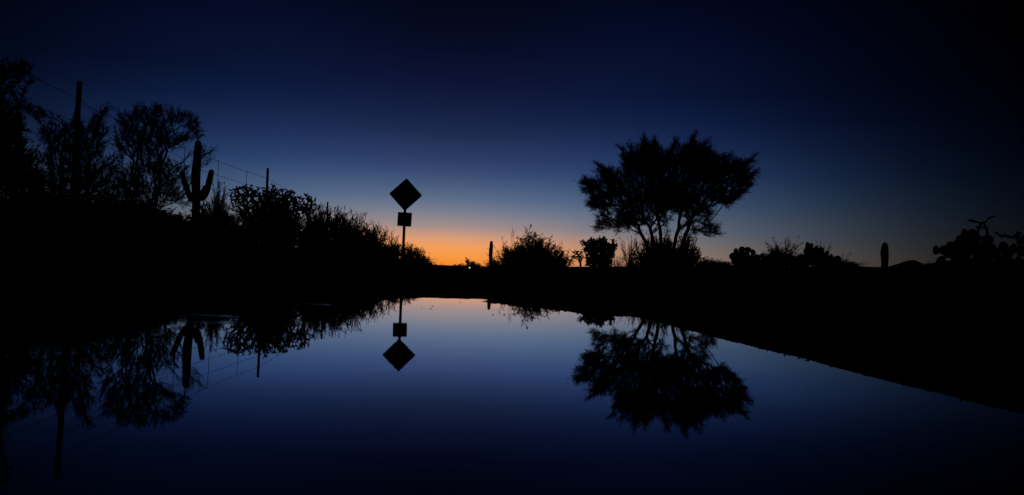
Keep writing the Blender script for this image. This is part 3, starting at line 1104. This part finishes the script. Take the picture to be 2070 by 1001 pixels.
# ------------------------------------------------------------------ shrubs
SH = [
    (30, 380, 210, 11.5, 'dense', 'bushy shrub under the mesquite at the left edge'),
    (85, 385, 170, 14, 'dome', 'rounded shrub left of the tall fence post'),
    (140, 392, 190, 13, 'dome', 'rounded shrub at the foot of the tall fence post'),
    (215, 395, 170, 15, 'dense', 'leafy shrub between the tall fence post and the wide mesquite'),
    (265, 402, 140, 18, 'dense', 'leafy shrub at the left foot of the wide mesquite'),
    (310, 412, 140, 17, 'dome', 'rounded shrub under the wide mesquite'),
    (365, 428, 120, 19, 'dense', 'low shrub left of the armed saguaro'),
    (418, 416, 90, 20, 'dense', 'shrub at the foot of the armed saguaro'),
    (442, 378, 60, 28, 'dense', 'loose leafy shrub just right of the armed saguaro'),
    (458, 420, 110, 23, 'dense', 'shrub between the armed saguaro and the big cholla'),
    (548, 398, 140, 22.6, 'dense', 'shrub right behind the big cholla'),
    (500, 455, 120, 19, 'dome', 'rounded shrub below the left half of the big cholla'),
    (580, 425, 120, 21.6, 'dense', 'shrub below the right half of the big cholla'),
    (652, 410, 66, 25, 'sparse', 'twiggy shrub beside the small far fence post'),
    (642, 422, 110, 23, 'dense', 'dense shrub below the small far fence post'),
    (690, 420, 90, 26, 'dense', 'feathery shrub right of the small far fence post'),
    (724, 426, 86, 27, 'sparse', 'spiky twiggy shrub on the slope left of the road sign'),
    (712, 455, 110, 25, 'dome', 'dense shrub low on the slope left of the road sign'),
    (757, 452, 84, 29, 'dense', 'feathery shrub nearer the road sign on the slope'),
    (790, 464, 70, 27, 'sparse', 'twiggy shrub directly left of the sign post'),
    (785, 490, 110, 25.2, 'dome', 'low dense shrub left of the foot of the sign post'),
    (826, 492, 60, 27, 'dense', 'shrub directly behind the foot of the sign post'),
    (846, 503, 50, 33, 'dense', 'small shrub just right of the sign post'),
    (862, 514, 40, 40, 'sparse', 'wispy shrub against the orange glow right of the sign'),
    (845, 522, 60, 34, 'dome', 'low rounded shrub right of the sign post'),
    (1075, 474, 130, 35, 'dense', 'wide feathery shrub right of the slim saguaro'),
    (1028, 488, 74, 36, 'sparse', 'thin twiggy shrub touching the slim saguaro'),
    (1085, 490, 120, 34, 'dome', 'dense core shrub right of the slim saguaro'),
    (1130, 502, 70, 33, 'dense', 'smaller shrub left of the little cholla'),
    (1000, 522, 50, 60, 'dense', 'low shrub at the foot of the slim saguaro'),
    (1276, 484, 60, 32, 'sparse', 'sparse twiggy shrub left under the broad tree'),
    (1250, 518, 60, 33, 'sparse', 'small sparse shrub right of the knobby cholla'),
    (1314, 474, 76, 29, 'dense', 'shrub at the left foot of the broad tree'),
    (1352, 480, 116, 28, 'dome', 'rounded shrub hiding the foot of the broad tree'),
    (1388, 472, 66, 29, 'dense', 'shrub at the right foot of the broad tree'),
    (1442, 524, 70, 60, 'dense', 'far low shrub right of the broad tree'),
    (1585, 484, 84, 28, 'sparse', 'tall loose shrub between the two prickly pear clumps'),
    (1578, 500, 80, 27.5, 'dense', 'dense shrub between the two prickly pear clumps'),
    (1700, 518, 70, 29, 'sparse', 'wispy shrub right of the prickly pear with the saguaro tip'),
    (1660, 492, 50, 30, 'sparse', 'twiggy shrub behind the prickly pear with the saguaro tip'),
    (1040, 500, 70, 34.5, 'dense', 'dense low shrub behind the slim saguaro on its right'),
    (1424, 522, 44, 34, 'dense', 'small low shrub just right of the slim post'),
    (1465, 527, 56, 38, 'dense', 'low shrub left of the domed prickly pear'),
    (1556, 514, 60, 26.5, 'dense', 'shrub at the right end of the domed prickly pear'),
    (1612, 514, 60, 28.5, 'dense', 'shrub left of the prickly pear with the saguaro tip'),
    (1688, 522, 60, 27.5, 'dense', 'low leafy shrub at the right end of the prickly pear with the saguaro tip'),
    (1905, 528, 90, 17, 'dense', 'low shrub below the left end of the near prickly pear'),
    (1985, 515, 120, 15, 'dome', 'low rounded shrub below the near prickly pear'),
    (1720, 533, 60, 28, 'dense', 'low shrub ending the thicket left of the lone saguaro'),
]
for i, (px, top, wpx, d, kind, lab) in enumerate(SH):
    shrub(px, top, wpx, d, kind, lab, 100 + i, group='desert shrubs along both sides of the road')

# ------------------------------------------------------------------ things far down the road
shrub(956, 527, 18, 130, 'dome', 'far small round tree on the horizon left of the slim saguaro', 300, 'tree', name='far_tree')
shrub(967, 531, 14, 125, 'dense', 'far low tree next to the small round one on the horizon', 301, 'tree', name='far_tree')
rng = np.random.default_rng(77)
p0, p1, lp, ld = [], [], [], []
for _ in range(750):
    y = rng.uniform(110, 420)
    x = rng.uniform(-1.0, 1.0) * y * 1.0
    s = x + SL * y
    if 0 < s < 9:
        continue
    h = rng.uniform(.7, 1.5) * (y / 180) ** .7
    w = h * rng.uniform(.5, .9)
    m = 42
    q = rng.normal(size=(m, 3)) * np.array([w, w, h * .42]) * .55 + np.array([x, y, h * .45])
    q[:, 2] = np.abs(q[:, 2]) + gz(x, y) * 0
    lp.append(q)
    ld.append(rng.normal(size=(m, 3)) * .7 + np.array([0, 0, .6]))
lp, ld = np.concatenate(lp), np.concatenate(ld)
sz = .30 * (lp[:, 1] / 180)
fv = slivers(lp - np.array([0, 0, .15]), ld, sz * 1.6, sz * .9, rng)
lo_ = np.array([(a[0], a[1], -.1) for a in lp[::14]])
st_ = tubes(lo_, lp[::14], .05, .03, 3)
tag(link('far_scrub', mesh_np('far_scrub', *merge([fv, st_])), M_SHRUB), 'far-off desert scrub along the horizon', 'scrub', kind='stuff')


def thin_pole(px, top, d, r, label, lean=0.0, crook=False):
    tp = P(px, top, d)
    z0 = gz(tp.x, tp.y)
    root = empty('agave_stalk', (tp.x, tp.y, z0))
    tag(root, label, 'plant', 'dry stalks on the horizon')
    h = tp.z - z0
    pts_ = np.array([(lean * u * u, 0, -.1 + (h + .1) * u) for u in np.linspace(0, 1, 7)])
    link('stalk', mesh_np('stalk', *tubes(pts_[:-1], pts_[1:], r, r * .8, 5)), M_BARK, root)
    rg = np.random.default_rng(int(px))
    k = 26
    if crook:
        tt = rg.uniform(.45, 1.0, k)
        a0 = np.stack([lean * tt * tt, 0 * tt, h * tt], 1)
        dv = rg.normal(size=(k, 3)) * .5 + np.array([0, 0, .2])
        link('flower_heads', mesh_np('flower_heads', *slivers(a0, dv, .5, .3, rg)), M_BARK, root)
    else:
        a0 = np.zeros((k, 3))
        dv = rg.normal(size=(k, 3)) * np.array([1, 1, .4]) + np.array([0, 0, .7])
        link('leaf_rosette', mesh_np('leaf_rosette', *slivers(a0, dv, .6, .09, rg)), M_LEAF, root)
    return root


thin_pole(893.5, 529, 110, .035, 'taller thin dry stalk on the horizon right of the sign')
thin_pole(889.5, 533, 112, .03, 'shorter thin dry stalk on the horizon right of the sign')
thin_pole(947, 524, 120, .05, 'bushy-headed dry stalk on the horizon right of the sign', -.25, True)

# a far second diamond sign
fs = P(870, 533.5, 95)
z0 = gz(fs.x, fs.y)
s2 = empty('road_sign', (fs.x, fs.y, z0))
tag(s2, 'tiny far diamond road sign low on the horizon', 'road sign')
bm = bmesh.new()
box(bm, (0, 0, (fs.z - z0) / 2 - .1), (.07, .05, fs.z - z0 + .2))
link('post', bm_mesh('post', bm), M_POST, s2)
o = link('diamond_plate', rounded_plate(.46, .03, .006, R(45)), M_PLATE, s2)
o.location = (0, .03, fs.z - z0)


def yard_lamp(px, py, d, r, label):
    c = P(px, py, d)
    z0 = gz(c.x, c.y)
    root = empty('yard_lamp', (c.x, c.y, z0))
    tag(root, label, 'lamp')
    h = max(c.z - z0, .2)
    bm = bmesh.new()
    bmesh.ops.create_cone(bm, cap_ends=True, segments=8, radius1=.05, radius2=.04, depth=h + .2, matrix=Matrix.Translation((0, 0, h / 2 - .1 - r)))
    link('post', bm_mesh('post', bm), M_POST, root)
    bm = bmesh.new()
    bmesh.ops.create_icosphere(bm, subdivisions=2, radius=r, matrix=Matrix.Translation((0, 0, h)))
    link('globe', bm_mesh('globe', bm, True), M_LAMP, root)
    bm = bmesh.new()
    bmesh.ops.create_cone(bm, cap_ends=True, segments=10, radius1=r * 1.2, radius2=r * .3, depth=r * .6, matrix=Matrix.Translation((0, 0, h + r * 1.25)))
    link('cap', bm_mesh('cap', bm), M_POST, root)


yard_lamp(949.3, 541.3, 70, .065, 'tiny lit white lamp on the horizon left of the slim saguaro')

# slim post under the broad tree
c = P(1409.5, 505, 30)
z0 = gz(c.x, c.y)
bm = bmesh.new()
h = c.z - z0
bmesh.ops.create_cone(bm, cap_ends=True, segments=8, radius1=.04, radius2=.034, depth=h + .3)
bmesh.ops.bevel(bm, geom=[e_ for e_ in bm.edges if e_.calc_face_angle(0) > 1.2], offset=.006, segments=1, affect='EDGES')
o = link('wooden_post', bm_mesh('wooden_post', bm), M_WOOD)
o.location = (c.x, c.y, z0 + h / 2 - .15)
tag(o, 'slim dark post under the right side of the broad tree', 'post')

# bits of leaf and twig afloat near the far shore
rng = np.random.default_rng(5)
n = 40
fp = np.stack([rng.uniform(-2.2, 1.0, n), rng.uniform(4.6, 7.2, n), np.full(n, .0015)], 1)
sdv = shore_sd(fp[:, 0], fp[:, 1])
fp = fp[sdv < -.05]
a = rng.uniform(0, math.pi, len(fp))
dv = np.stack([np.cos(a), np.sin(a), rng.uniform(0, .12, len(fp))], 1)
L = rng.uniform(.008, .020, len(fp))
lv = slivers(fp, dv, L, L * .4, rng)
tv = tubes(fp, fp + dv * L[:, None] * 1.2, .0016, .001, 4)
tag(link('floating_litter', mesh_np('floating_litter', *merge([lv, tv])), M_BARK), 'small leaf and twig bits afloat on the puddle', 'litter', kind='stuff')
